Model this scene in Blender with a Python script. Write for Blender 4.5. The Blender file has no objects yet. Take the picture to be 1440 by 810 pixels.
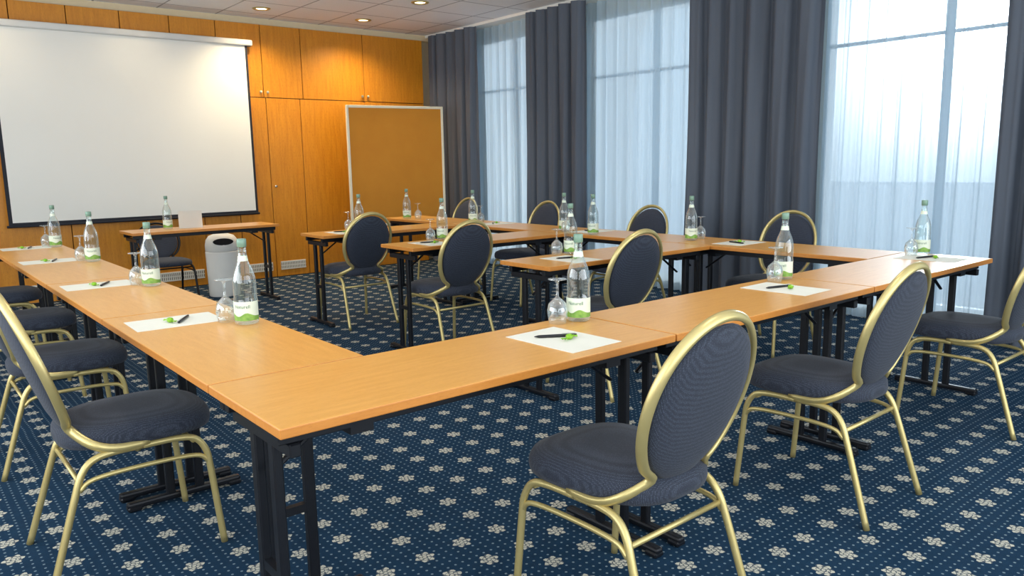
import bpy, bmesh, math, random
from mathutils import Vector, Matrix
random.seed(4)
S=bpy.context.scene
COL=S.collection
try:
    S.view_settings.view_transform='Standard'
except Exception: pass
# ---------------------------------------------------------------- materials
def newmat(name):
    m=bpy.data.materials.new(name); m.use_nodes=True
    nt=m.node_tree; nt.nodes.clear()
    out=nt.nodes.new("ShaderNodeOutputMaterial")
    b=nt.nodes.new("ShaderNodeBsdfPrincipled"); nt.links.new(b.outputs[0],out.inputs[0])
    return m,nt,b,out
def N(nt,t,**k):
    n=nt.nodes.new(t)
    for a,v in k.items(): setattr(n,a,v)
    return n
def setin(nt,sock,v):
    if isinstance(v,bpy.types.NodeSocket): nt.links.new(v,sock)
    else: sock.default_value=v
def M(nt,op,a,b=None,c=None):
    n=N(nt,"ShaderNodeMath",operation=op)
    setin(nt,n.inputs[0],a)
    if b is not None: setin(nt,n.inputs[1],b)
    if c is not None: setin(nt,n.inputs[2],c)
    return n.outputs[0]
def MixC(nt,f,a,b):
    n=N(nt,"ShaderNodeMix",data_type='RGBA')
    setin(nt,n.inputs[0],f); setin(nt,n.inputs[6],a); setin(nt,n.inputs[7],b)
    return n.outputs[2]
def lin(r,g,b):
    f=lambda c:(c/255/12.92) if c/255<=.04045 else ((c/255+.055)/1.055)**2.4
    return (f(r),f(g),f(b),1)
def noise_mat(name,c1,c2,scale=20,rough=.6,metal=0,bump=0,stretch=None,spec=.5,detail=3):
    m,nt,b,out=newmat(name)
    tc=N(nt,"ShaderNodeTexCoord"); mp=N(nt,"ShaderNodeMapping")
    nt.links.new(tc.outputs["Object"],mp.inputs[0])
    if stretch: mp.inputs["Scale"].default_value=stretch
    no=N(nt,"ShaderNodeTexNoise"); no.inputs["Scale"].default_value=scale; no.inputs["Detail"].default_value=detail
    nt.links.new(mp.outputs[0],no.inputs[0])
    nt.links.new(MixC(nt,no.outputs[0],c1,c2),b.inputs["Base Color"])
    b.inputs["Roughness"].default_value=rough; b.inputs["Metallic"].default_value=metal
    b.inputs["Specular IOR Level"].default_value=spec
    if bump:
        bp=N(nt,"ShaderNodeBump"); bp.inputs["Strength"].default_value=bump; bp.inputs["Distance"].default_value=.002
        nt.links.new(no.outputs[0],bp.inputs["Height"]); nt.links.new(bp.outputs[0],b.inputs["Normal"])
    return m
def wood_mat(name,c1,c2,c3,stretch,rough,scale=6,fl=.35):
    m,nt,b,out=newmat(name)
    tc=N(nt,"ShaderNodeTexCoord"); mp=N(nt,"ShaderNodeMapping"); mp.inputs["Scale"].default_value=stretch
    nt.links.new(tc.outputs["Object"],mp.inputs[0])
    no=N(nt,"ShaderNodeTexNoise"); no.inputs["Scale"].default_value=scale; no.inputs["Detail"].default_value=6; no.inputs["Distortion"].default_value=.6
    nt.links.new(mp.outputs[0],no.inputs[0])
    no2=N(nt,"ShaderNodeTexNoise"); no2.inputs["Scale"].default_value=scale*9; no2.inputs["Detail"].default_value=3
    nt.links.new(mp.outputs[0],no2.inputs[0])
    cr=N(nt,"ShaderNodeValToRGB"); cr.color_ramp.elements[0].position=.3; cr.color_ramp.elements[1].position=.7
    cr.color_ramp.elements[0].color=c1; cr.color_ramp.elements[1].color=c2
    nt.links.new(no.outputs[0],cr.inputs[0])
    f=M(nt,"MULTIPLY",M(nt,"GREATER_THAN",no2.outputs[0],.58),fl)
    nt.links.new(MixC(nt,f,cr.outputs[0],c3),b.inputs["Base Color"])
    b.inputs["Roughness"].default_value=rough
    return m
mat_top=wood_mat("beech_laminate",lin(224,160,76),lin(234,173,90),lin(210,144,64),(1.2,9,9),.3)
mat_edge=wood_mat("beech_edge",lin(196,124,50),lin(206,136,60),lin(180,112,46),(1.2,9,9),.4)
mat_panel=wood_mat("oak_veneer",lin(194,122,18),lin(212,141,32),lin(174,104,12),(9,9,.8),.42,4,.5)
mat_black=noise_mat("black_steel",lin(16,18,24),lin(24,27,34),30,.4,.3)
mat_gold=noise_mat("gold_lacquered_metal",lin(196,177,114),lin(212,195,136),12,.36,.6)
mat_silver=noise_mat("brushed_silver",lin(190,190,188),lin(215,215,212),20,.35,.8)
mat_white=noise_mat("white_plastic",lin(240,238,230),lin(248,246,240),10,.4)
mat_frame=noise_mat("pale_beige_profile",lin(226,214,184),lin(234,224,198),10,.45)
mat_wall=noise_mat("warm_plaster",lin(214,196,160),lin(222,206,172),25,.8)
mat_screen=noise_mat("screen_cloth",lin(230,229,222),lin(236,235,228),2,.85)
mat_case=noise_mat("grey_white_casing",lin(206,206,202),lin(216,216,212),8,.5)
mat_blackcloth=noise_mat("black_border",lin(18,22,34),lin(24,28,40),10,.7)
mat_cork=noise_mat("brown_kraft_board",lin(190,120,26),lin(204,136,38),5,.85,detail=3)
mat_paper=noise_mat("cream_white_paper",lin(232,230,216),lin(242,240,226),8,.7)
mat_pen=noise_mat("black_pen_plastic",lin(10,10,14),lin(18,18,24),8,.3)
mat_green=noise_mat("green_wrapper",lin(110,165,15),lin(150,200,45),60,.35)
mat_cap=noise_mat("dark_green_print",lin(30,90,60),lin(46,108,76),30,.4)
mat_cap2=noise_mat("pale_green_screw_cap",lin(100,138,118),lin(136,166,148),30,.35)
mat_dark=noise_mat("dark_recess",lin(24,22,22),lin(30,28,28),8,.8)
mat_steelw=noise_mat("white_window_profile",lin(225,230,236),lin(235,240,244),8,.5)

def fabric(name,c1,c2):
    m,nt,b,out=newmat(name)
    tc=N(nt,"ShaderNodeTexCoord")
    vo=N(nt,"ShaderNodeTexVoronoi"); vo.inputs["Scale"].default_value=250; vo.inputs["Randomness"].default_value=.3
    nt.links.new(tc.outputs["Object"],vo.inputs[0])
    w=M(nt,"SUBTRACT",1,M(nt,"MULTIPLY",vo.outputs["Distance"],1.5)); w.node.use_clamp=True
    w=M(nt,"POWER",w,2)
    nt.links.new(MixC(nt,w,c1,c2),b.inputs["Base Color"])
    b.inputs["Roughness"].default_value=.85; b.inputs["Sheen Weight"].default_value=.1
    return m
mat_seat=fabric("navy_woven_upholstery",lin(28,35,50),lin(86,95,112))
mat_drape=noise_mat("slate_grey_drape",lin(72,79,91),lin(90,98,110),3,.7,stretch=(1,1,.2))
def glassmat(name,tint,white):
    m,nt,b,out=newmat(name); nt.nodes.remove(b)
    t=N(nt,"ShaderNodeBsdfTransparent"); no=N(nt,"ShaderNodeTexNoise"); no.inputs["Scale"].default_value=3
    nt.links.new(MixC(nt,no.outputs[0],tint,(.97,.99,.99,1)),t.inputs[0])
    g=N(nt,"ShaderNodeBsdfGlossy"); g.inputs["Roughness"].default_value=.03; g.inputs[0].default_value=(1,1,1,1)
    d=N(nt,"ShaderNodeBsdfDiffuse"); d.inputs[0].default_value=(.80,.88,.90,1)
    lw=N(nt,"ShaderNodeLayerWeight"); lw.inputs[0].default_value=.4
    m0=N(nt,"ShaderNodeMixShader"); m0.inputs[0].default_value=.22; nt.links.new(g.outputs[0],m0.inputs[1]); nt.links.new(d.outputs[0],m0.inputs[2])
    mx=N(nt,"ShaderNodeMixShader"); f=M(nt,"ADD",M(nt,"MULTIPLY",lw.outputs["Facing"],.65),white); f.node.use_clamp=True
    nt.links.new(f,mx.inputs[0]); nt.links.new(t.outputs[0],mx.inputs[1]); nt.links.new(m0.outputs[0],mx.inputs[2]); nt.links.new(mx.outputs[0],out.inputs[0])
    return m
mat_bottle=glassmat("clear_bottle_glass",(.80,.92,.90,1),.07)
mat_glass=glassmat("clear_glass",(.92,.96,.97,1),.07)
def thin_glass():
    m,nt,b,out=newmat("window_glass"); nt.nodes.remove(b)
    t=N(nt,"ShaderNodeBsdfTransparent"); t.inputs[0].default_value=(.93,.97,1,1)
    g=N(nt,"ShaderNodeBsdfGlossy"); g.inputs["Roughness"].default_value=.02
    mx=N(nt,"ShaderNodeMixShader"); fr=N(nt,"ShaderNodeFresnel")
    nt.links.new(fr.outputs[0],mx.inputs[0]); nt.links.new(t.outputs[0],mx.inputs[1]); nt.links.new(g.outputs[0],mx.inputs[2]); nt.links.new(mx.outputs[0],out.inputs[0])
    return m
mat_pane=thin_glass()
def sheer():
    m,nt,b,out=newmat("white_voile"); nt.nodes.remove(b)
    t=N(nt,"ShaderNodeBsdfTransparent"); t.inputs[0].default_value=(.88,.95,1,1)
    tl=N(nt,"ShaderNodeBsdfTranslucent"); tl.inputs[0].default_value=(.82,.93,1,1)
    df=N(nt,"ShaderNodeBsdfDiffuse"); df.inputs[0].default_value=(.74,.87,.96,1)
    m1=N(nt,"ShaderNodeMixShader"); m1.inputs[0].default_value=.22
    nt.links.new(tl.outputs[0],m1.inputs[1]); nt.links.new(df.outputs[0],m1.inputs[2])
    lw=N(nt,"ShaderNodeLayerWeight"); lw.inputs[0].default_value=.5
    f=M(nt,"ADD",M(nt,"MULTIPLY",lw.outputs["Facing"],.30),.77); f.node.use_clamp=True
    m2=N(nt,"ShaderNodeMixShader"); nt.links.new(f,m2.inputs[0])
    nt.links.new(t.outputs[0],m2.inputs[1]); nt.links.new(m1.outputs[0],m2.inputs[2]); nt.links.new(m2.outputs[0],out.inputs[0])
    return m
mat_sheer=sheer()
def carpet():
    m,nt,b,out=newmat("medallion_carpet")
    g=N(nt,"ShaderNodeNewGeometry"); sx=N(nt,"ShaderNodeSeparateXYZ"); nt.links.new(g.outputs["Position"],sx.inputs[0])
    s=.150
    wn=N(nt,"ShaderNodeTexNoise"); wn.inputs["Scale"].default_value=6; wn.inputs["Detail"].default_value=0; nt.links.new(g.outputs["Position"],wn.inputs[0])
    sc_=N(nt,"ShaderNodeSeparateColor"); nt.links.new(wn.outputs["Color"],sc_.inputs[0])
    px=M(nt,"ADD",sx.outputs[0],M(nt,"MULTIPLY",M(nt,"SUBTRACT",sc_.outputs[0],.5),.012))
    py=M(nt,"ADD",sx.outputs[1],M(nt,"MULTIPLY",M(nt,"SUBTRACT",sc_.outputs[1],.5),.012))
    def cell(off,size):
        fx=M(nt,"MULTIPLY",M(nt,"SUBTRACT",M(nt,"FRACT",M(nt,"ADD",M(nt,"DIVIDE",px,size),off+100)),.5),size)
        fy=M(nt,"MULTIPLY",M(nt,"SUBTRACT",M(nt,"FRACT",M(nt,"ADD",M(nt,"DIVIDE",py,size),off+100)),.5),size)
        r=M(nt,"SQRT",M(nt,"ADD",M(nt,"MULTIPLY",fx,fx),M(nt,"MULTIPLY",fy,fy)))
        return fx,fy,r
    fx,fy,r=cell(0,s)
    th=M(nt,"ARCTAN2",fy,fx)
    wn=N(nt,"ShaderNodeTexNoise"); wn.inputs["Scale"].default_value=130; wn.inputs["Detail"].default_value=1; nt.links.new(g.outputs["Position"],wn.inputs[0])
    wob=M(nt,"MULTIPLY",M(nt,"SUBTRACT",wn.outputs[0],.5),.009)
    rr=M(nt,"ADD",r,wob)
    lobe=M(nt,"ADD",.0245,M(nt,"MULTIPLY",M(nt,"ABSOLUTE",M(nt,"COSINE",M(nt,"MULTIPLY",th,3))),.0100))
    body=M(nt,"LESS_THAN",rr,lobe)
    ring=M(nt,"MULTIPLY",M(nt,"GREATER_THAN",rr,.0065),M(nt,"LESS_THAN",rr,.0105))
    sp=M(nt,"MULTIPLY",M(nt,"GREATER_THAN",M(nt,"COSINE",M(nt,"ADD",M(nt,"MULTIPLY",th,6),M(nt,"MULTIPLY",r,150))),.55),M(nt,"GREATER_THAN",rr,.0125))
    ring2=M(nt,"MULTIPLY",M(nt,"GREATER_THAN",rr,.0195),M(nt,"LESS_THAN",rr,.0222))
    cut=M(nt,"MAXIMUM",M(nt,"MAXIMUM",ring,sp),ring2)
    med=M(nt,"MULTIPLY",body,M(nt,"SUBTRACT",1,M(nt,"MULTIPLY",cut,.85)))
    _,_,r2=cell(.5,s/5)
    dot=M(nt,"MULTIPLY",M(nt,"LESS_THAN",r2,.0042),M(nt,"GREATER_THAN",r,.040))
    no=N(nt,"ShaderNodeTexNoise"); no.inputs["Scale"].default_value=350; nt.links.new(g.outputs["Position"],no.inputs[0])
    cl=N(nt,"ShaderNodeTexNoise"); cl.inputs["Scale"].default_value=25; cl.inputs["Detail"].default_value=4; nt.links.new(g.outputs["Position"],cl.inputs[0])
    mot=M(nt,"ADD",M(nt,"MULTIPLY",no.outputs[0],.6),M(nt,"MULTIPLY",cl.outputs[0],.4))
    base=MixC(nt,mot,lin(4,23,42),lin(30,66,94))
    cream=MixC(nt,no.outputs[0],lin(156,154,142),lin(226,222,204))
    c=MixC(nt,M(nt,"MULTIPLY",dot,.6),base,lin(150,170,178))
    c=MixC(nt,med,c,cream)
    nt.links.new(c,b.inputs["Base Color"]); b.inputs["Roughness"].default_value=.95; b.inputs["Specular IOR Level"].default_value=.15
    bp=N(nt,"ShaderNodeBump"); bp.inputs["Strength"].default_value=.5; bp.inputs["Distance"].default_value=.003
    nt.links.new(no.outputs[0],bp.inputs["Height"]); nt.links.new(bp.outputs[0],b.inputs["Normal"])
    return m
mat_carpet=carpet()
def ceilmat():
    m,nt,b,out=newmat("mineral_fibre_tiles")
    g=N(nt,"ShaderNodeNewGeometry"); sx=N(nt,"ShaderNodeSeparateXYZ"); nt.links.new(g.outputs["Position"],sx.inputs[0])
    def ln(o,off): 
        f=M(nt,"FRACT",M(nt,"ADD",M(nt,"DIVIDE",o,.6),off)); return M(nt,"LESS_THAN",f,.03)
    l=M(nt,"MAXIMUM",ln(sx.outputs[0],10.85),ln(sx.outputs[1],10.33))
    no=N(nt,"ShaderNodeTexNoise"); no.inputs["Scale"].default_value=90; nt.links.new(g.outputs["Position"],no.inputs[0])
    c=MixC(nt,no.outputs[0],lin(236,238,240),lin(248,250,252))
    nt.links.new(MixC(nt,l,c,lin(170,172,176)),b.inputs["Base Color"]); b.inputs["Roughness"].default_value=.9
    return m
mat_ceil=ceilmat()
def labelmat():
    m,nt,b,out=newmat("printed_label")
    tc=N(nt,"ShaderNodeTexCoord"); sx=N(nt,"ShaderNodeSeparateXYZ"); nt.links.new(tc.outputs["Object"],sx.inputs[0])
    z=sx.outputs[2]
    wv=M(nt,"ADD",.037,M(nt,"MULTIPLY",M(nt,"SINE",M(nt,"MULTIPLY",sx.outputs[0],110)),.006))
    lo=M(nt,"LESS_THAN",z,wv)
    no=N(nt,"ShaderNodeTexNoise"); no.inputs["Scale"].default_value=60; nt.links.new(tc.outputs["Object"],no.inputs[0])
    gr=MixC(nt,no.outputs[0],lin(40,110,40),lin(160,200,90))
    nt.links.new(MixC(nt,lo,lin(222,232,212),gr),b.inputs["Base Color"]); b.inputs["Roughness"].default_value=.5
    return m
mat_label=labelmat()
def emis(name,c,s):
    m,nt,b,out=newmat(name); nt.nodes.remove(b); e=N(nt,"ShaderNodeEmission"); e.inputs[0].default_value=c; e.inputs[1].default_value=s; nt.links.new(e.outputs[0],out.inputs[0]); return m
mat_bulb=emis("warm_lamp",(1,.78,.45,1),8)

# ---------------------------------------------------------------- mesh helpers
def obj_from_bm(name,bm,mat,smooth=False,loc=(0,0,0),parent=None):
    me=bpy.data.meshes.new(name); bmesh.ops.recalc_face_normals(bm,faces=bm.faces[:]); bm.to_mesh(me); bm.free()
    if smooth:
        for p in me.polygons: p.use_smooth=True
    if mat: 
        for mm in (mat if isinstance(mat,(list,tuple)) else [mat]): me.materials.append(mm)
    o=bpy.data.objects.new(name,me); COL.objects.link(o); o.location=loc
    if parent: o.parent=parent
    return o
def addbox(bm,lo,hi,bev=0,seg=2,mi=0):
    r=bmesh.ops.create_cube(bm,size=1)
    vs=r["verts"]
    for v in vs:
        v.co=Vector(((lo[i]+hi[i])/2+v.co[i]*(hi[i]-lo[i]) for i in range(3)))
    fs=set(f for v in vs for f in v.link_faces)
    for f in fs: f.material_index=mi
    if bev:
        es=set(e for v in vs for e in v.link_edges)
        bmesh.ops.bevel(bm,geom=list(es),offset=bev,segments=seg,affect='EDGES',profile=.5)
def box(name,lo,hi,mat,bev=0,parent=None):
    bm=bmesh.new(); addbox(bm,lo,hi,bev); return obj_from_bm(name,bm,mat,parent=parent)
def catmull(pts,n=6):
    P=[Vector(p) for p in pts]; P=[P[0]*2-P[1]]+P+[P[-1]*2-P[-2]]
    out=[]
    for i in range(1,len(P)-2):
        for k in range(n):
            t=k/n; a,b,c,d=P[i-1],P[i],P[i+1],P[i+2]
            out.append(.5*((2*b)+(-a+c)*t+(2*a-5*b+4*c-d)*t*t+(-a+3*b-3*c+d)*t**3))
    out.append(P[-2]); return out
def tube(bm,pts,rx,ry,side=Vector((1,0,0)),nseg=10,n=6,smooth=True):
    path=catmull(pts,n) if smooth else [Vector(p) for p in pts]
    rings=[]; prev=None
    for i,p in enumerate(path):
        t=(path[min(i+1,len(path)-1)]-path[max(i-1,0)]).normalized()
        if prev is None: s=(side-t*side.dot(t)).normalized()
        else: s=(prev-t*prev.dot(t)).normalized()
        prev=s; q=t.cross(s)
        rings.append([bm.verts.new(p+s*rx*math.cos(a)+q*ry*math.sin(a)) for a in [2*math.pi*k/nseg for k in range(nseg)]])
    for a,b in zip(rings,rings[1:]):
        for k in range(nseg): bm.faces.new((a[k],a[(k+1)%nseg],b[(k+1)%nseg],b[k]))
    bm.faces.new(rings[0]); bm.faces.new(rings[-1][::-1])
def lathe(bm,prof,nseg=20,sx=1,sy=1,off=(0,0,0)):
    rings=[]
    for r,z in prof:
        if r<1e-5: rings.append([bm.verts.new((off[0],off[1],z+off[2]))])
        else: rings.append([bm.verts.new((off[0]+r*sx*math.cos(2*math.pi*k/nseg),off[1]+r*sy*math.sin(2*math.pi*k/nseg),z+off[2])) for k in range(nseg)])
    for a,b in zip(rings,rings[1:]):
        for k in range(nseg):
            k2=(k+1)%nseg
            if len(a)==1 and len(b)==1: continue
            if len(a)==1: bm.faces.new((a[0],b[k2],b[k]))
            elif len(b)==1: bm.faces.new((a[k],a[k2],b[0]))
            else: bm.faces.new((a[k],a[k2],b[k2],b[k]))
def empty(name,loc=(0,0,0),rot=0):
    e=bpy.data.objects.new(name,None); e.empty_display_size=.1; COL.objects.link(e); e.location=loc; e.rotation_euler=(0,0,rot); return e
def tag(o,label,cat,group=None):
    o["label"]=label; o["category"]=cat
    if group: o["group"]=group
def struct(o): o["kind"]="structure"; return o
def clone(src,loc,rot,label=None):
    n=src.copy(); COL.objects.link(n); n.location=loc; n.rotation_euler=(0,0,rot)
    for c in list(src.children):
        d=c.copy(); COL.objects.link(d); d.parent=n
        for c2 in list(c.children):
            d2=c2.copy(); COL.objects.link(d2); d2.parent=d
    if label: n["label"]=label
    return n
PI=math.pi
# ---------------------------------------------------------------- room shell
X0,X1,Y0,Y1,H=-2.4,5.62,-3.4,7.36,2.93
struct(box("floor",(X0,Y0,-.1),(X1,Y1,0),mat_carpet))
struct(box("ceiling",(X0,Y0,H),(X1,Y1,H+.12),mat_ceil))
struct(box("wall_back",(X0,Y1,0),(X1+.2,Y1+.15,H),mat_wall))
bm=bmesh.new()
addbox(bm,(X0-.15,Y0-.15,0),(X0,Y1+.15,.7)); addbox(bm,(X0-.15,Y0-.15,2.8),(X0,Y1+.15,H)); addbox(bm,(X0-.15,Y0-.15,.7),(X0,-2.6,2.8)); addbox(bm,(X0-.15,5.6,.7),(X0,Y1+.15,2.8))  # wide opening added out of view to let the side fill lamp in
struct(obj_from_bm("wall_left",bm,mat_wall))
bm=bmesh.new()
addbox(bm,(X0,Y0-.15,0),(X1+.2,Y0,.5)); addbox(bm,(X0,Y0-.15,2.8),(X1+.2,Y0,H)); addbox(bm,(X0,Y0-.15,.5),(-1.9,Y0,2.8)); addbox(bm,(5.1,Y0-.15,.5),(X1+.2,Y0,2.8))  # opening behind the camera, added so the front fill lamp shines through
struct(obj_from_bm("wall_front",bm,mat_wall))
wins=[(5.05,6.45),(2.75,4.55),(.05,1.95),(-2.9,-.75)]
bm=bmesh.new(); ys=[Y0]
for a,b in sorted(wins): ys+=[a,b]
ys.append(Y1)
for i in range(0,len(ys),2): addbox(bm,(X1,ys[i],0),(X1+.2,ys[i+1],H))
for a,b in wins: addbox(bm,(X1,a,2.8),(X1+.2,b,H)); addbox(bm,(X1,a,0),(X1+.2,b,.06))
struct(obj_from_bm("wall_right",bm,mat_wall))
for i,(a,b) in enumerate(wins):
    bm=bmesh.new(); f=.05
    addbox(bm,(X1+.05,a,.06),(X1+.12,a+f,2.8)); addbox(bm,(X1+.05,b-f,.06),(X1+.12,b,2.8))
    addbox(bm,(X1+.05,a+f,.06),(X1+.12,b-f,.06+f*1.5)); addbox(bm,(X1+.05,a+f,2.8-f),(X1+.12,b-f,2.8))
    m=(a+b)/2
    addbox(bm,(X1+.06,m-.025,.06+f*1.5),(X1+.10,m+.025,2.8-f))
    addbox(bm,(X1+.06,a+f,2.17),(X1+.10,m-.025,2.195)); addbox(bm,(X1+.06,m+.025,2.17),(X1+.10,b-f,2.195))
    w=struct(obj_from_bm(f"window_{i+1}",bm,mat_steelw))
    g=box("window_pane",(X1+.08,a+f,.06),(X1+.09,b-f,2.8),mat_pane,parent=w); g["kind"]="structure"
def fill_window_frame(name,lo,hi,axis):  # frame bars for the added fill-light openings
    bm=bmesh.new(); n=4; f=.05
    for k in range(n+1):
        p=lo[0]+(hi[0]-lo[0]-f)*k/n
        a=(p,lo[1]); b=(p+f,hi[1])
        if axis=='y': addbox(bm,(a[0],Y0-.1,a[1]),(b[0],Y0-.05,b[1]))
        else: addbox(bm,(X0-.1,a[0],a[1]),(X0-.05,b[0],b[1]))
    struct(obj_from_bm(name,bm,mat_steelw))
fill_window_frame("window_5",(-1.9,.5),(5.1,2.8),'y'); fill_window_frame("window_6",(-2.6,.7),(5.6,2.8),'x')  # both windows made up, unseen, set where the fill lamps shine in
struct(box("trim_1",(X1-.42,Y0,H-.03),(X1-.2,Y1,H),mat_white))
struct(box("baseboard_left",(X0,Y0,0),(X0+.015,Y1,.08),mat_panel))
struct(box("trim_2",(X0,7.26,2.86),(X1,Y1,H),mat_wall))

# ---------------------------------------------------------------- cabinets (built-in wall)
FY=7.24; D=Y1-.005
ZS=2.06; ZT=2.86
def knob(parent,x,z):
    bm=bmesh.new()
    lathe(bm,[(0,0),(.006,0),(.006,.012),(.015,.016),(.016,.026),(.010,.032),(0,.033)],12)
    for v in bm.verts: v.co=Vector((v.co.x+x,FY-.022-v.co.z,v.co.y+z))
    return obj_from_bm("knob",bm,mat_silver,True,parent=parent)
def grillemat():
    m,nt,b,out=newmat("slotted_grille")
    g=N(nt,"ShaderNodeNewGeometry"); sx=N(nt,"ShaderNodeSeparateXYZ"); nt.links.new(g.outputs["Position"],sx.inputs[0])
    f=M(nt,"LESS_THAN",M(nt,"FRACT",M(nt,"MULTIPLY",sx.outputs[0],50)),.4)
    z=sx.outputs[2]
    zz=M(nt,"ADD",M(nt,"MULTIPLY",M(nt,"GREATER_THAN",z,.095),M(nt,"LESS_THAN",z,.125)),M(nt,"MULTIPLY",M(nt,"GREATER_THAN",z,.135),M(nt,"LESS_THAN",z,.165)))
    nt.links.new(MixC(nt,M(nt,"MULTIPLY",f,zz),lin(226,224,214),lin(90,84,74)),b.inputs["Base Color"]); return m
mat_grille=grillemat()
def cabinet(name,x0,x1,z0,z1,doors,label,vent=False,knobs=()):
    c=empty(name,((x0+x1)/2,FY,z0)); 
    def P(o): o.parent=c; o.matrix_parent_inverse=Matrix.Translation((-(x0+x1)/2,-FY,-z0)); return o
    P(box("body",(x0+.001,FY,z0+.001),(x1-.001,D,z1-.001),mat_dark))
    for (a,b) in doors:
        bm=bmesh.new()
        addbox(bm,(a+.004,FY-.021,z0+.004),(b-.004,FY-.001,z1-.004),.002,1)
        d=P(obj_from_bm("door",bm,mat_panel))
        if vent:
            bm=bmesh.new(); zc=.08
            addbox(bm,(a+.05,FY-.03,zc),(b-.05,FY-.0215,zc+.10),.002,1)
            obj_from_bm("ventilation_grille",bm,mat_grille,parent=d)
        for kx,kz in knobs:
            if a<kx<b: knob(d,kx,kz)
    tag(c,label,"cabinet"); return c
up=[-.38,.095,.57,1.045,1.52,1.995,2.47,2.965]
for a,b in zip(up,up[1:]):
    k=[(b-.04,ZS+.06)] if b>2.9 else []
    cabinet("wall_cupboard",a,b,ZS,ZT,[(a,b)],"orange oak veneer overhead cupboard behind the projection screen",knobs=k)
cabinet("wall_cupboard",2.965,3.44,ZS,ZT,[(2.965,3.44)],"orange oak veneer overhead cupboard with small silver knob",knobs=[(3.005,ZS+.06)])
cabinet("wall_cupboard",3.44,5.12,ZS,ZT,[(3.44,4.25),(4.25,5.12)],"wide two-door orange oak overhead cupboard under a downlight",knobs=[(4.21,ZS+.06),(4.29,ZS+.06)])
lowb=[-.5,.2,.9,1.6,2.2,2.6,2.985,3.395]
for i,(a,b) in enumerate(zip(lowb,lowb[1:])):
    cabinet("tall_cupboard",a,b,0,ZS,[(a,b)],"tall orange oak veneer cupboard with white vent at its base",vent=True,knobs=[(3.03,1.06)] if a>2.9 else [])
cabinet("tall_cupboard",3.395,5.12,0,ZS,[(3.395,4.25),(4.25,5.12)],"wide tall orange oak cupboard behind the pinboard")

# ---------------------------------------------------------------- projection screen
sc=empty("projection_screen",(1.57,7.14,.77))
def PS(o): o.parent=sc; o.matrix_parent_inverse=Matrix.Translation((-1.57,-7.14,-.77)); return o
PS(box("screen_surface",(.40,7.137,.80),(2.75,7.141,2.60),mat_screen))
bm=bmesh.new()
addbox(bm,(.367,7.1375,.77),(.40,7.1405,2.60)); addbox(bm,(2.75,7.1375,.77),(2.776,7.1405,2.60)); addbox(bm,(.40,7.1375,.775),(2.75,7.1405,.80))
PS(obj_from_bm("border",bm,mat_blackcloth))
bm=bmesh.new(); addbox(bm,(.33,7.10,2.60),(2.83,7.19,2.665),.015,3); PS(obj_from_bm("screen_housing",bm,mat_case,True))
bm=bmesh.new(); tube(bm,[(.35,7.138,.765),(2.79,7.138,.765)],.012,.012,Vector((0,0,1)),8,smooth=False); PS(obj_from_bm("bottom_bar",bm,mat_blackcloth,True))
for xx in (.6,2.5): PS(box("bracket",(xx,7.17,2.62),(xx+.05,FY-.02,2.655),mat_silver))
tag(sc,"large white roll-down projection screen with black border","projection screen")

# ---------------------------------------------------------------- pinboard
A=Vector((3.655,6.60,0)); B=Vector((4.82,6.365,0)); dv=(B-A); L=dv.length; ang=math.atan2(dv.y,dv.x)
pb=empty("pinboard",A,ang)
box("board_panel",(.03,-.012,.60),(L-.03,.012,1.93),mat_cork,parent=pb)
bm=bmesh.new()
addbox(bm,(0,-.02,.0),(.03,.02,1.96),.006); addbox(bm,(L-.03,-.02,0),(L,.02,1.96),.006)
addbox(bm,(.03,-.018,1.93),(L-.03,.018,1.96),.004); addbox(bm,(.03,-.018,.57),(L-.03,.018,.60),.004)
obj_from_bm("frame",bm,mat_frame,parent=pb)
for xx in (.015,L-.015):
    bm=bmesh.new(); addbox(bm,(xx-.02,-.25,0),(xx+.02,.25,.03),.008); obj_from_bm("foot",bm,mat_silver,parent=pb)
tag(pb,"brown kraft-paper pinboard in pale frame beside the curtain","pinboard")

# ---------------------------------------------------------------- curtains
def curtain(name,y0,y1,x,mat,folds,amp,label,cat,seed,top=H-.035,z0=.02,tuck=0):
    rnd=random.Random(seed); bm=bmesh.new(); nu=folds*12; nv=14
    ph=[rnd.uniform(-.9,.9) for _ in range(folds+2)]; am=[rnd.uniform(.5,1.3) for _ in range(folds+2)]
    yc=(y0+y1)/2
    grid=[]
    for j in range(nv+1):
        t=j/nv; z=z0+(top-z0)*t; row=[]
        for i in range(nu+1):
            s=i/nu; k=s*folds; ki=int(k); fr=k-ki; a=am[ki]*(1-fr)+am[ki+1]*fr; p=ph[ki]*(1-fr)+ph[ki+1]*fr
            y=y0+(y1-y0)*s
            w=1-tuck*(math.sin(math.pi*min(1,t*1.0))**2)*.5
            y=yc+(y-yc)*w
            hard=math.sin(2*math.pi*k+p+.5*math.sin(3*t+ki))
            hard=math.copysign(abs(hard)**.8,hard)
            xx=x+amp*a*hard*(1-.25*t)+.22*amp*math.sin(6*math.pi*k+2*t+p)
            y+=.25*amp*a*math.cos(2*math.pi*k+p)
            row.append(bm.verts.new((xx-x,y-yc,z)))
        grid.append(row)
    for a,b in zip(grid,grid[1:]):
        for i in range(nu): bm.faces.new((a[i],a[i+1],b[i+1],b[i]))
    o=obj_from_bm(name,bm,mat,True,(x,yc,0)); tag(o,label,cat); return o
XC=5.17
for i,(a,b,f) in enumerate([(6.13,7.10,5),(4.28,5.2,5),(1.70,2.98,6),(-.95,.44,7)]):
    curtain("drape",a,b,XC,mat_drape,f,.065,"heavy slate-grey floor-length drape in deep folds","curtain",10+i,tuck=.06 if i<3 else .0)
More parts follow.
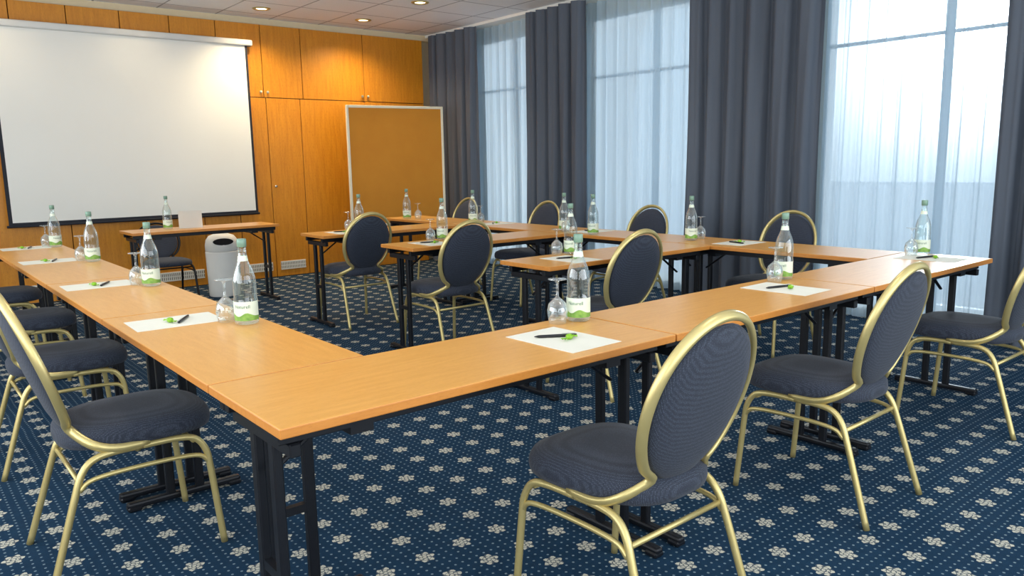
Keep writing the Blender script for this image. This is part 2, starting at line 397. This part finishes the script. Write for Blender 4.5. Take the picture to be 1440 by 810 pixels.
for i,(a,b,f) in enumerate([(4.95,6.5,11),(2.6,4.6,14),(-.1,2.05,15),(-3.1,-.7,15)]):
    curtain("sheer_curtain",a,b,5.38,mat_sheer,f,.038,"translucent white voile curtain glowing with daylight","sheer curtain",30+i)

# ---------------------------------------------------------------- tables
TT=.74
def make_table(L,W):
    t=empty("conference_table")
    bm=bmesh.new(); addbox(bm,(0.002,0.002,TT-.024),(L-.002,W-.002,TT),.003,2)
    o=obj_from_bm("tabletop",bm,[mat_top,mat_edge],parent=t)
    for p in o.data.polygons: p.material_index=0 if p.normal.z>.6 else 1
    for y in (.06,W-.085):
        bm=bmesh.new(); addbox(bm,(.02,y,TT-.058),(L-.02,y+.025,TT-.024),.002,1); obj_from_bm("support_rail",bm,mat_black,parent=t)
    for x,s in ((.055,1),(L-.055,-1)):
        bm=bmesh.new()
        for yy in (W/2-.055,W/2+.055): addbox(bm,(x-.012,yy-.016,.03),(x+.012,yy+.016,TT-.06),.004,1)
        addbox(bm,(x-.014,.05,TT-.09),(x+.014,W-.05,TT-.058),.003,1)
        addbox(bm,(x-.017,.01,.008),(x+.017,W-.01,.034),.008,2)
        for yy in (.035,W-.035): addbox(bm,(x-.022,yy-.025,0),(x+.022,yy+.025,.02),.006,1)
        addbox(bm,(x-.010,W/2-.05,.30),(x+.010,W/2+.05,.325))
        obj_from_bm("leg",bm,mat_black,parent=t)
        bm=bmesh.new(); tube(bm,[(x+s*.01,W/2,.56),(x+s*.17,W/2,TT-.07)],.009,.006,Vector((0,1,0)),8,smooth=False)
        addbox(bm,(x+s*.17-.03,.06,TT-.075),(x+s*.17+.03,W-.06,TT-.056))
        obj_from_bm("folding_brace",bm,mat_black,parent=t)
    return t
W=.45
def table_group(L,W,places,label,group):
    t=None
    for i,(x,y,r) in enumerate(places):
        if t is None: t=make_table(L,W); tag(t,label,"table",group); t.location=(x,y,0); t.rotation_euler=(0,0,r)
        else: clone(t,(x,y,0),r)
table_group(1.305,W,[(i*1.308,0,0) for i in range(3)],"beech-topped folding conference table with black steel legs","front row of conference tables")
table_group(1.162,W,[(W,W+.003+i*1.165,PI/2) for i in range(4)],"narrow beech folding table with black legs beside a row of chairs","side row of conference tables")
table_group(1.270,W,[(3.925,W+.003+i*1.273,PI/2) for i in range(4)],"beech folding table with black legs along the curtains","window row of conference tables")
table_group(1.375,.42,[(2.09,y-.21,0) for y in (1.67,3.0,4.31)],"beech folding table jutting inward from the window row","inner finger tables")
t=make_table(1.32,.45); tag(t,"small beech presenter table on black legs below the screen","table"); t.location=(1.08,5.66,0)

# ---------------------------------------------------------------- chairs
def make_chair(framemat=mat_gold):
    c=empty("banquet_chair")
    bm=bmesh.new(); nu=40; rings=[]
    def out(a,k):
        ca,sa=math.cos(a),math.sin(a); n=3.0
        r=(abs(ca)**n+abs(sa)**n)**(-1/n); x=r*ca*k; y=r*sa*k
        return x*(.207+.018*y), .316+y*.238
    prof=[(.90,.408),(.985,.414),(1.0,.432),(.992,.452),(.95,.469),(.82,.482),(.5,.489),(.2,.491)]
    for k,z in prof: rings.append([bm.verts.new((*out(2*PI*i/nu,k),z)) for i in range(nu)])
    for a,b in zip(rings,rings[1:]):
        for i in range(nu): bm.faces.new((a[i],a[(i+1)%nu],b[(i+1)%nu],b[i]))
    bm.faces.new(rings[0][::-1]); bm.faces.new(rings[-1])
    obj_from_bm("seat",bm,mat_seat,True,parent=c)
    def yb(z): 
        t=(z-.45)/.45; return .115-.16*t+.02*t*t
    bm=bmesh.new(); cz=.672; hw,hh=.190,.217; rings=[]
    lst=[(.0,.026),(.35,.026),(.7,.024),(.9,.017),(.98,.008),(1.0,0)]
    layers=[(k,d) for k,d in lst]+[(k,-d) for k,d in lst[::-1][1:]]
    for k,d in layers:
        if k==0: rings.append([bm.verts.new((0,yb(cz)+d,cz))]); continue
        ring=[]
        for i in range(36):
            a=2*PI*i/36; x=hw*k*math.cos(a); z=cz+hh*k*math.sin(a)
            x*=1+.06*math.sin(a)
            ring.append(bm.verts.new((x,yb(z)+d+ .25*x*x*(1),z)))
        rings.append(ring)
    for a,b in zip(rings,rings[1:]):
        for i in range(36):
            i2=(i+1)%36
            if len(a)==1: bm.faces.new((a[0],b[i],b[i2]))
            elif len(b)==1: bm.faces.new((a[i2],a[i],b[0]))
            else: bm.faces.new((a[i],a[i2],b[i2],b[i]))
    obj_from_bm("backrest",bm,mat_seat,True,parent=c)
    bm=bmesh.new()
    half=[]
    for i in range(0,11):
        a=-.95+(PI/2+.95)*i/10
        x=.206*math.cos(a)*(1+.06*math.sin(a)); z=.672+.237*math.sin(a); half.append((x,yb(z)+.25*x*x,z))
    right=[(.196,.32,.408),(.198,.22,.412),(.180,.155,.436)]+half
    left=[(-x,y,z) for x,y,z in right[:-1]][::-1]
    tube(bm,right+left,.0098,.0150,Vector((1,0,0)),10,4)
    obj_from_bm("back_frame",bm,framemat,True,parent=c)
    for s in (1,-1):
        bm=bmesh.new(); tube(bm,[(s*.217,.0,0.0),(s*.209,.045,.14),(s*.202,.09,.28),(s*.197,.116,.35),(s*.194,.152,.388),(s*.193,.21,.400),(s*.194,.30,.401)],.0112,.0112,nseg=10,n=5)
        obj_from_bm("leg",bm,framemat,True,parent=c)
        bm=bmesh.new(); tube(bm,[(s*.217,.525,0.0),(s*.212,.513,.14),(s*.207,.502,.27),(s*.204,.492,.340),(s*.200,.460,.387),(s*.197,.40,.400),(s*.194,.30,.401)],.0112,.0112,nseg=10,n=5)
        obj_from_bm("leg",bm,framemat,True,parent=c)
        bm=bmesh.new(); tube(bm,[(s*.207,.498,.300),(s*.206,.455,.330),(s*.204,.30,.337),(s*.203,.15,.330),(s*.202,.105,.300)],.008,.008,nseg=8,n=5)
        obj_from_bm("side_stretcher",bm,framemat,True,parent=c)
    for yy,zz in ((.11,.325),(.455,.380)):
        bm=bmesh.new(); tube(bm,[(-.2,yy,zz),(.2,yy,zz)],.008,.008,Vector((0,1,0)),8,smooth=False); obj_from_bm("cross_rail",bm,framemat,True,parent=c)
    return c
ch=make_chair()
tag(ch,"gold-framed banquet chair with navy oval back at the front table","chair","chairs at the front tables")
ch.location=(.96,-.395,0); ch.rotation_euler=(0,0,.02)
clone(ch,(2.15,-.335,0),0.02); clone(ch,(3.487,-.36,0),.0)
def grp(src,places,label,group):
    for (x,y,r) in places:
        n=clone(src,(x,y,0),r,label); n["group"]=group
grp(ch,[(-.315,1.30,-PI/2),(-.31,2.45,-PI/2),(-.31,3.6,-PI/2),(-.31,4.76,-PI/2)],"gold-framed navy banquet chair facing the side row of tables","chairs at the side tables")
grp(ch,[(4.32,1.41,PI/2),(4.32,2.68,PI/2),(4.32,3.95,PI/2),(4.32,5.22,PI/2)],"gold-framed navy banquet chair standing before the curtains","chairs along the curtains")
grp(ch,[(2.565,1.25,0),(2.40,2.575,0),(2.40,3.90,0)],"gold-framed navy banquet chair tucked under an inner table","chairs at the inner tables")
pc=make_chair(mat_black); pc.location=(1.62,6.98,0); pc.rotation_euler=(0,0,PI); pc.scale=(1,1,.8)
tag(pc,"navy chair with black frame behind the presenter table","chair")

# ---------------------------------------------------------------- bottles
def make_bottle():
    b=empty("water_bottle")
    bm=bmesh.new()
    R=.041
    prof=[(0,.004),(.032,0),(.0395,.003),(R,.012),(R,.085),(.0388,.10),(.040,.115),(.0388,.13),(.0395,.145),(.0378,.165),(.032,.187),(.0235,.207),(.017,.225),(.0142,.245),(.0132,.268),(.0150,.271),(.0150,.277),(.0132,.280),(.0132,.284),(0,.284)]
    lathe(bm,prof,24); obj_from_bm("glass_body",bm,mat_bottle,True,parent=b)
    bm=bmesh.new(); lathe(bm,[(.0132,.270),(.0160,.272),(.0160,.296),(.0145,.299),(0,.299)],18); obj_from_bm("screw_cap",bm,mat_cap2,True,parent=b)
    bm=bmesh.new(); n=20; lo=[];hi=[]; rl=.0417
    for i in range(n+1):
        a=-1.6+3.2*i/n
        lo.append(bm.verts.new((rl*math.sin(a),-rl*math.cos(a),.016))); hi.append(bm.verts.new((rl*math.sin(a),-rl*math.cos(a),.083)))
    for i in range(n): bm.faces.new((lo[i],lo[i+1],hi[i+1],hi[i]))
    lab=obj_from_bm("label",bm,mat_label,True,parent=b)
    cu=bpy.data.curves.new("word","FONT"); cu.body="Naturell"; cu.size=.0165; cu.align_x='CENTER'
    to=bpy.data.objects.new("word",cu); COL.objects.link(to); bpy.context.view_layer.update()
    me=bpy.data.meshes.new_from_object(to); bpy.data.objects.remove(to)
    for v in me.vertices:
        a=v.co.x/rl; z=v.co.y+.060
        v.co=Vector(((rl+.0004)*math.sin(a),-(rl+.0004)*math.cos(a),z))
    me.materials.clear(); me.materials.append(mat_cap)
    wo=bpy.data.objects.new("label_print",me); COL.objects.link(wo); wo.parent=lab
    bm=bmesh.new(); lathe(bm,[(.0182,.222),(.0152,.240)],18); obj_from_bm("neck_label",bm,mat_label,True,parent=b)
    return b
def make_goblet():
    g=empty("wine_glass"); bm=bmesh.new()
    prof=[(.0290,0),(.0345,.03),(.0355,.045),(.0300,.068),(.0140,.084),(.0050,.092),(.0042,.11),(.0042,.135),(.008,.145),(.031,.150),(.031,.1525),(0,.1535)]
    inner=[(.0275,0),(.033,.03),(.034,.045),(.0285,.067),(.0125,.081),(0,.086)]
    lathe(bm,[*inner[::-1]]+prof,24)
    obj_from_bm("glass_bowl",bm,mat_glass,True,parent=g); return g
bt=make_bottle(); tag(bt,"clear glass mineral water bottle with green cap and label","bottle","water bottles on the tables")
gl=make_goblet(); tag(gl,"clear stemmed glass turned upside down beside a bottle","glass","upturned glasses on the tables")
bottles=[(1.24,.375),(2.55,.39),(3.86,.34),(.37,1.15),(.37,2.35),(.385,3.67),(.385,4.88),(3.66,1.76),(3.62,2.97),(3.55,2.58),(3.67,4.25),(3.56,5.22),(2.57,1.80),(2.56,3.13),(2.60,4.44),(1.45,5.92)]
glasses=[(1.155,.39),(2.455,.375),(3.775,.36),(.33,1.24),(.33,2.44),(.34,3.76),(.34,4.97),(3.79,1.78),(3.56,2.89),(3.76,4.25),(3.64,5.14),(2.485,1.83),(2.47,3.15),(2.51,4.47)]
for i,(x,y) in enumerate(bottles):
    r=(math.atan2(-1.5-y,-.6-x)+PI/2)+random.uniform(-.5,.5)
    if i==0: bt.location=(x,y,TT+.001); bt.rotation_euler=(0,0,r)
    else: clone(bt,(x,y,TT+.001),r)
for i,(x,y) in enumerate(glasses):
    if i==0: gl.location=(x,y,TT+.001)
    else: clone(gl,(x,y,TT+.001),0)

# ---------------------------------------------------------------- papers, pens, sweets
def make_paper():
    bm=bmesh.new(); addbox(bm,(-.105,-.1485,0),(.105,.1485,.0012)); return obj_from_bm("paper_sheet",bm,mat_paper)
def make_pen():
    e=empty("ballpoint_pen"); 
    bm=bmesh.new(); lathe(bm,[(0,-.07),(.0015,-.068),(.0045,-.055),(.005,0),(.005,.06),(.004,.066),(0,.067)],12)
    for v in bm.verts: v.co=Vector((v.co.z,v.co.x,v.co.y+.005))
    obj_from_bm("barrel",bm,mat_pen,True,parent=e)
    bm=bmesh.new(); addbox(bm,(.02,-.0012,.0095),(.062,.0012,.012)); obj_from_bm("clip",bm,mat_silver,parent=e)
    return e
def make_sweet():
    e=empty("wrapped_sweet"); bm=bmesh.new()
    lathe(bm,[(0,-.014),(.006,-.012),(.011,-.005),(.0115,.004),(.007,.012),(0,.014)],12)
    for v in bm.verts: v.co=Vector((v.co.z,v.co.x,v.co.y*.8+.0092))
    obj_from_bm("candy",bm,mat_green,True,parent=e)
    for s in (1,-1):
        bm=bmesh.new(); c=bm.verts.new((s*.012,0,.008)); vs=[bm.verts.new((s*(.030+.004*(i%2)),-.013+.0052*i,.004+.006*(i%2))) for i in range(6)]
        for a,b in zip(vs,vs[1:]): bm.faces.new((c,a,b))
        obj_from_bm("wrapper_twist",bm,mat_green,parent=e)
    return e
pp=make_paper(); tag(pp,"blank white notepaper sheet lying at a seat","paper","notepaper sheets on the tables")
pn=make_pen(); tag(pn,"black ballpoint pen lying on notepaper","pen","pens on the tables")
sw=make_sweet(); tag(sw,"green-wrapped sweet lying beside a pen","sweet","wrapped sweets on the tables")
settings=[(1.00,.20,0),(2.31,.235,0),(3.70,.225,0),(.19,1.37,-PI/2),(.185,2.56,-PI/2),(.185,3.88,-PI/2),(.2,4.93,-PI/2),
 (3.72,1.42,PI/2),(3.72,2.76,PI/2),(3.72,3.98,PI/2),(2.40,1.62,0),(2.36,2.97,0),(2.36,4.27,0)]
for i,(x,y,r) in enumerate(settings):
    rot=Matrix.Rotation(r,3,'Z')
    jit=random.uniform(-.04,.04)
    def at(dx,dy,z): 
        v=rot@Vector((dx,dy,0)); return (x+v.x,y+v.y,z)
    if i==0:
        pp.location=(x,y,TT+.0005); pp.rotation_euler=(0,0,r+jit)
        pn.location=at(.0,.03,TT+.002); pn.rotation_euler=(0,0,r-.55)
        sw.location=at(.01,-.02,TT+.002); sw.rotation_euler=(0,0,r+.3)
    else:
        clone(pp,(x,y,TT+.0005),r+jit); clone(pn,at(.0,.03,TT+.002),r-.4+jit*6); clone(sw,at(.01,-.02,TT+.002),r+.3+jit*8)
bm=bmesh.new()
vs=[bm.verts.new(c) for c in [(-.10,-.045,0),(.10,-.045,0),(.10,0,.155),(-.10,0,.155),(.10,.045,0),(-.10,.045,0)]]
bm.faces.new((vs[0],vs[1],vs[2],vs[3])); bm.faces.new((vs[3],vs[2],vs[4],vs[5]))
r=bmesh.ops.solidify(bm,geom=bm.faces[:],thickness=.002)
o=obj_from_bm("tent_card",bm,mat_white,loc=(1.64,5.88,TT+.002)); o.rotation_euler=(0,0,-.25); tag(o,"white folded card standing on the presenter table","card")

# ---------------------------------------------------------------- waste bin
wb=empty("waste_bin",(2.07,6.36,0),-.2)
bm=bmesh.new(); lathe(bm,[(0,0),(.145,0),(.152,.01),(.158,.25),(.162,.44),(.160,.455),(0,.455)],32,1,.85)
obj_from_bm("bin_body",bm,mat_white,True,parent=wb)
bm=bmesh.new(); lathe(bm,[(.156,.458),(.160,.465),(.160,.52),(.150,.57),(.12,.61),(.06,.632),(0,.636)],32,1,.85)
obj_from_bm("lid",bm,mat_white,True,parent=wb)
bm=bmesh.new(); n=28
rings=[]
for k,yy in ((1,-.095),(1,-.135),(0.01,-.137)):
    rings.append([bm.verts.new((.095*k*math.cos(2*PI*i/n),yy,.555+.034*k*math.sin(2*PI*i/n))) for i in range(n)])
for a,b in zip(rings,rings[1:]):
    for i in range(n): bm.faces.new((a[i],a[(i+1)%n],b[(i+1)%n],b[i]))
obj_from_bm("slot_shade_patch",bm,mat_dark,parent=wb)  # solid dark patch on the lid, its colour standing in for shade inside a slot
tag(wb,"white plastic waste bin with rounded lid near the cupboards","bin")

# ---------------------------------------------------------------- downlights
dl0=None
for (x,y) in [(2.79,6.7),(3.99,6.7),(3.99,5.5),(1.59,6.7),(.39,6.7),(1.59,4.3),(3.99,3.1),(.39,1.9),(2.79,.7),(1.59,-1.2)]:
    if dl0 is None:
        dl0=empty("downlight",(x,y,H)); 
        bm=bmesh.new(); lathe(bm,[(.055,-.002),(.062,-.010),(.085,-.010),(.092,-.004),(.094,-.0005),(.055,-.0005)],28); obj_from_bm("trim_ring",bm,mat_gold,True,parent=dl0)
        bm=bmesh.new(); lathe(bm,[(0,-.004),(.055,-.003)],24); obj_from_bm("lamp_disc",bm,mat_bulb,parent=dl0)
        tag(dl0,"round recessed ceiling downlight with warm glow","downlight","ceiling downlights"); d=dl0
    else: d=clone(dl0,(x,y,H),0)
    for c in list(d.children):
        if c.type=='LIGHT': bpy.data.objects.remove(c)
    l=bpy.data.lights.new("downlight_lamp","SPOT"); back=y>6.5
    l.energy=(100 if x>2.5 else 10) if back else 38; l.color=(1,.80,.52) if back else (1,.92,.80); l.spot_size=2.5 if back else 1.9; l.spot_blend=.9; l.shadow_soft_size=.06
    lo=bpy.data.objects.new("lamp_bulb",l); COL.objects.link(lo); lo.location=(0,0,-.03); lo.parent=d
# ---------------------------------------------------------------- outside
o=box("terrace_ground",(X1+.2,-12,-.15),(40,40,-.05),noise_mat("pale_paving",lin(120,135,150),lin(140,155,168),3,.9)); tag(o,"pale paved terrace outside the windows","terrace"); o["kind"]="structure"; 
def area(name,loc,rot,sx_,sy_,e,col):
    l=bpy.data.lights.new(name,"AREA"); l.shape='RECTANGLE'; l.size=sx_; l.size_y=sy_; l.energy=e; l.color=col
    o=bpy.data.objects.new(name,l); COL.objects.link(o); o.location=loc; o.rotation_euler=rot; return o
area("front_fill",(1.6,Y0-.3,1.6),(PI/2+.4,0,0),7,2.4,215,(.92,.96,1))  # added fill lamp behind the camera, brightens the room from the front
area("side_fill",(X0-.3,1.5,1.65),(PI/2+.4,0,-PI/2),8,2.1,225,(.96,.98,1))  # second added fill lamp, out of view beyond the left wall
# world
wd=bpy.data.worlds.new("sky"); S.world=wd; wd.use_nodes=True; nt=wd.node_tree; nt.nodes.clear()
out=nt.nodes.new("ShaderNodeOutputWorld"); bg=nt.nodes.new("ShaderNodeBackground"); nt.links.new(bg.outputs[0],out.inputs[0])
tc=nt.nodes.new("ShaderNodeTexCoord")
sd=Vector((1.11,.43,.155)).normalized()
vm=nt.nodes.new("ShaderNodeVectorMath"); vm.operation='DOT_PRODUCT'; nt.links.new(tc.outputs["Generated"],vm.inputs[0]); vm.inputs[1].default_value=sd
d=M(nt,"MAXIMUM",vm.outputs["Value"],0)
g1=M(nt,"MULTIPLY",M(nt,"POWER",d,1200),60); g2=M(nt,"MULTIPLY",M(nt,"POWER",d,220),15); g3=M(nt,"MULTIPLY",M(nt,"POWER",d,25),.7)
gs=M(nt,"ADD",M(nt,"ADD",g1,g2),g3)
sx=nt.nodes.new("ShaderNodeSeparateXYZ"); nt.links.new(tc.outputs["Generated"],sx.inputs[0])
up_=M(nt,"ADD",M(nt,"MULTIPLY",sx.outputs[2],1.4),.3); up_.node.use_clamp=True
base=MixC(nt,up_,(.18,.30,.40,1),(.50,.74,.94,1))
comb=nt.nodes.new("ShaderNodeCombineColor"); nt.links.new(gs,comb.inputs[0]); nt.links.new(M(nt,"MULTIPLY",gs,.98),comb.inputs[1]); nt.links.new(M(nt,"MULTIPLY",gs,.95),comb.inputs[2])
ad=nt.nodes.new("ShaderNodeMix"); ad.data_type='RGBA'; ad.blend_type='ADD'; ad.inputs[0].default_value=1; nt.links.new(base,ad.inputs[6]); nt.links.new(comb.outputs[0],ad.inputs[7])
nt.links.new(ad.outputs[2],bg.inputs[0]); bg.inputs[1].default_value=1.0
sl=bpy.data.lights.new("sun","SUN"); sl.energy=1.2; sl.angle=.03; sl.color=(1,.98,.96)
so=bpy.data.objects.new("sun",sl); COL.objects.link(so); so.rotation_euler=sd.to_track_quat('Z','Y').to_euler(); so.location=(20,8,5)
# ---------------------------------------------------------------- camera
F,yaw,pitch,roll=1086.1,.6867,.1612,-.0180
f=Vector((math.sin(yaw)*math.cos(pitch),math.cos(yaw)*math.cos(pitch),-math.sin(pitch)))
r=Vector((math.cos(yaw),-math.sin(yaw),0)); u=r.cross(f)
r2=r*math.cos(roll)+u*math.sin(roll); u2=-r*math.sin(roll)+u*math.cos(roll)
cam=bpy.data.cameras.new("camera"); co=bpy.data.objects.new("camera",cam); COL.objects.link(co)
cam.sensor_width=36; cam.lens=36*F/1440
co.matrix_world=Matrix(((r2.x,u2.x,-f.x,-.6003),(r2.y,u2.y,-f.y,-1.5093),(r2.z,u2.z,-f.z,1.2844),(0,0,0,1)))
S.camera=co
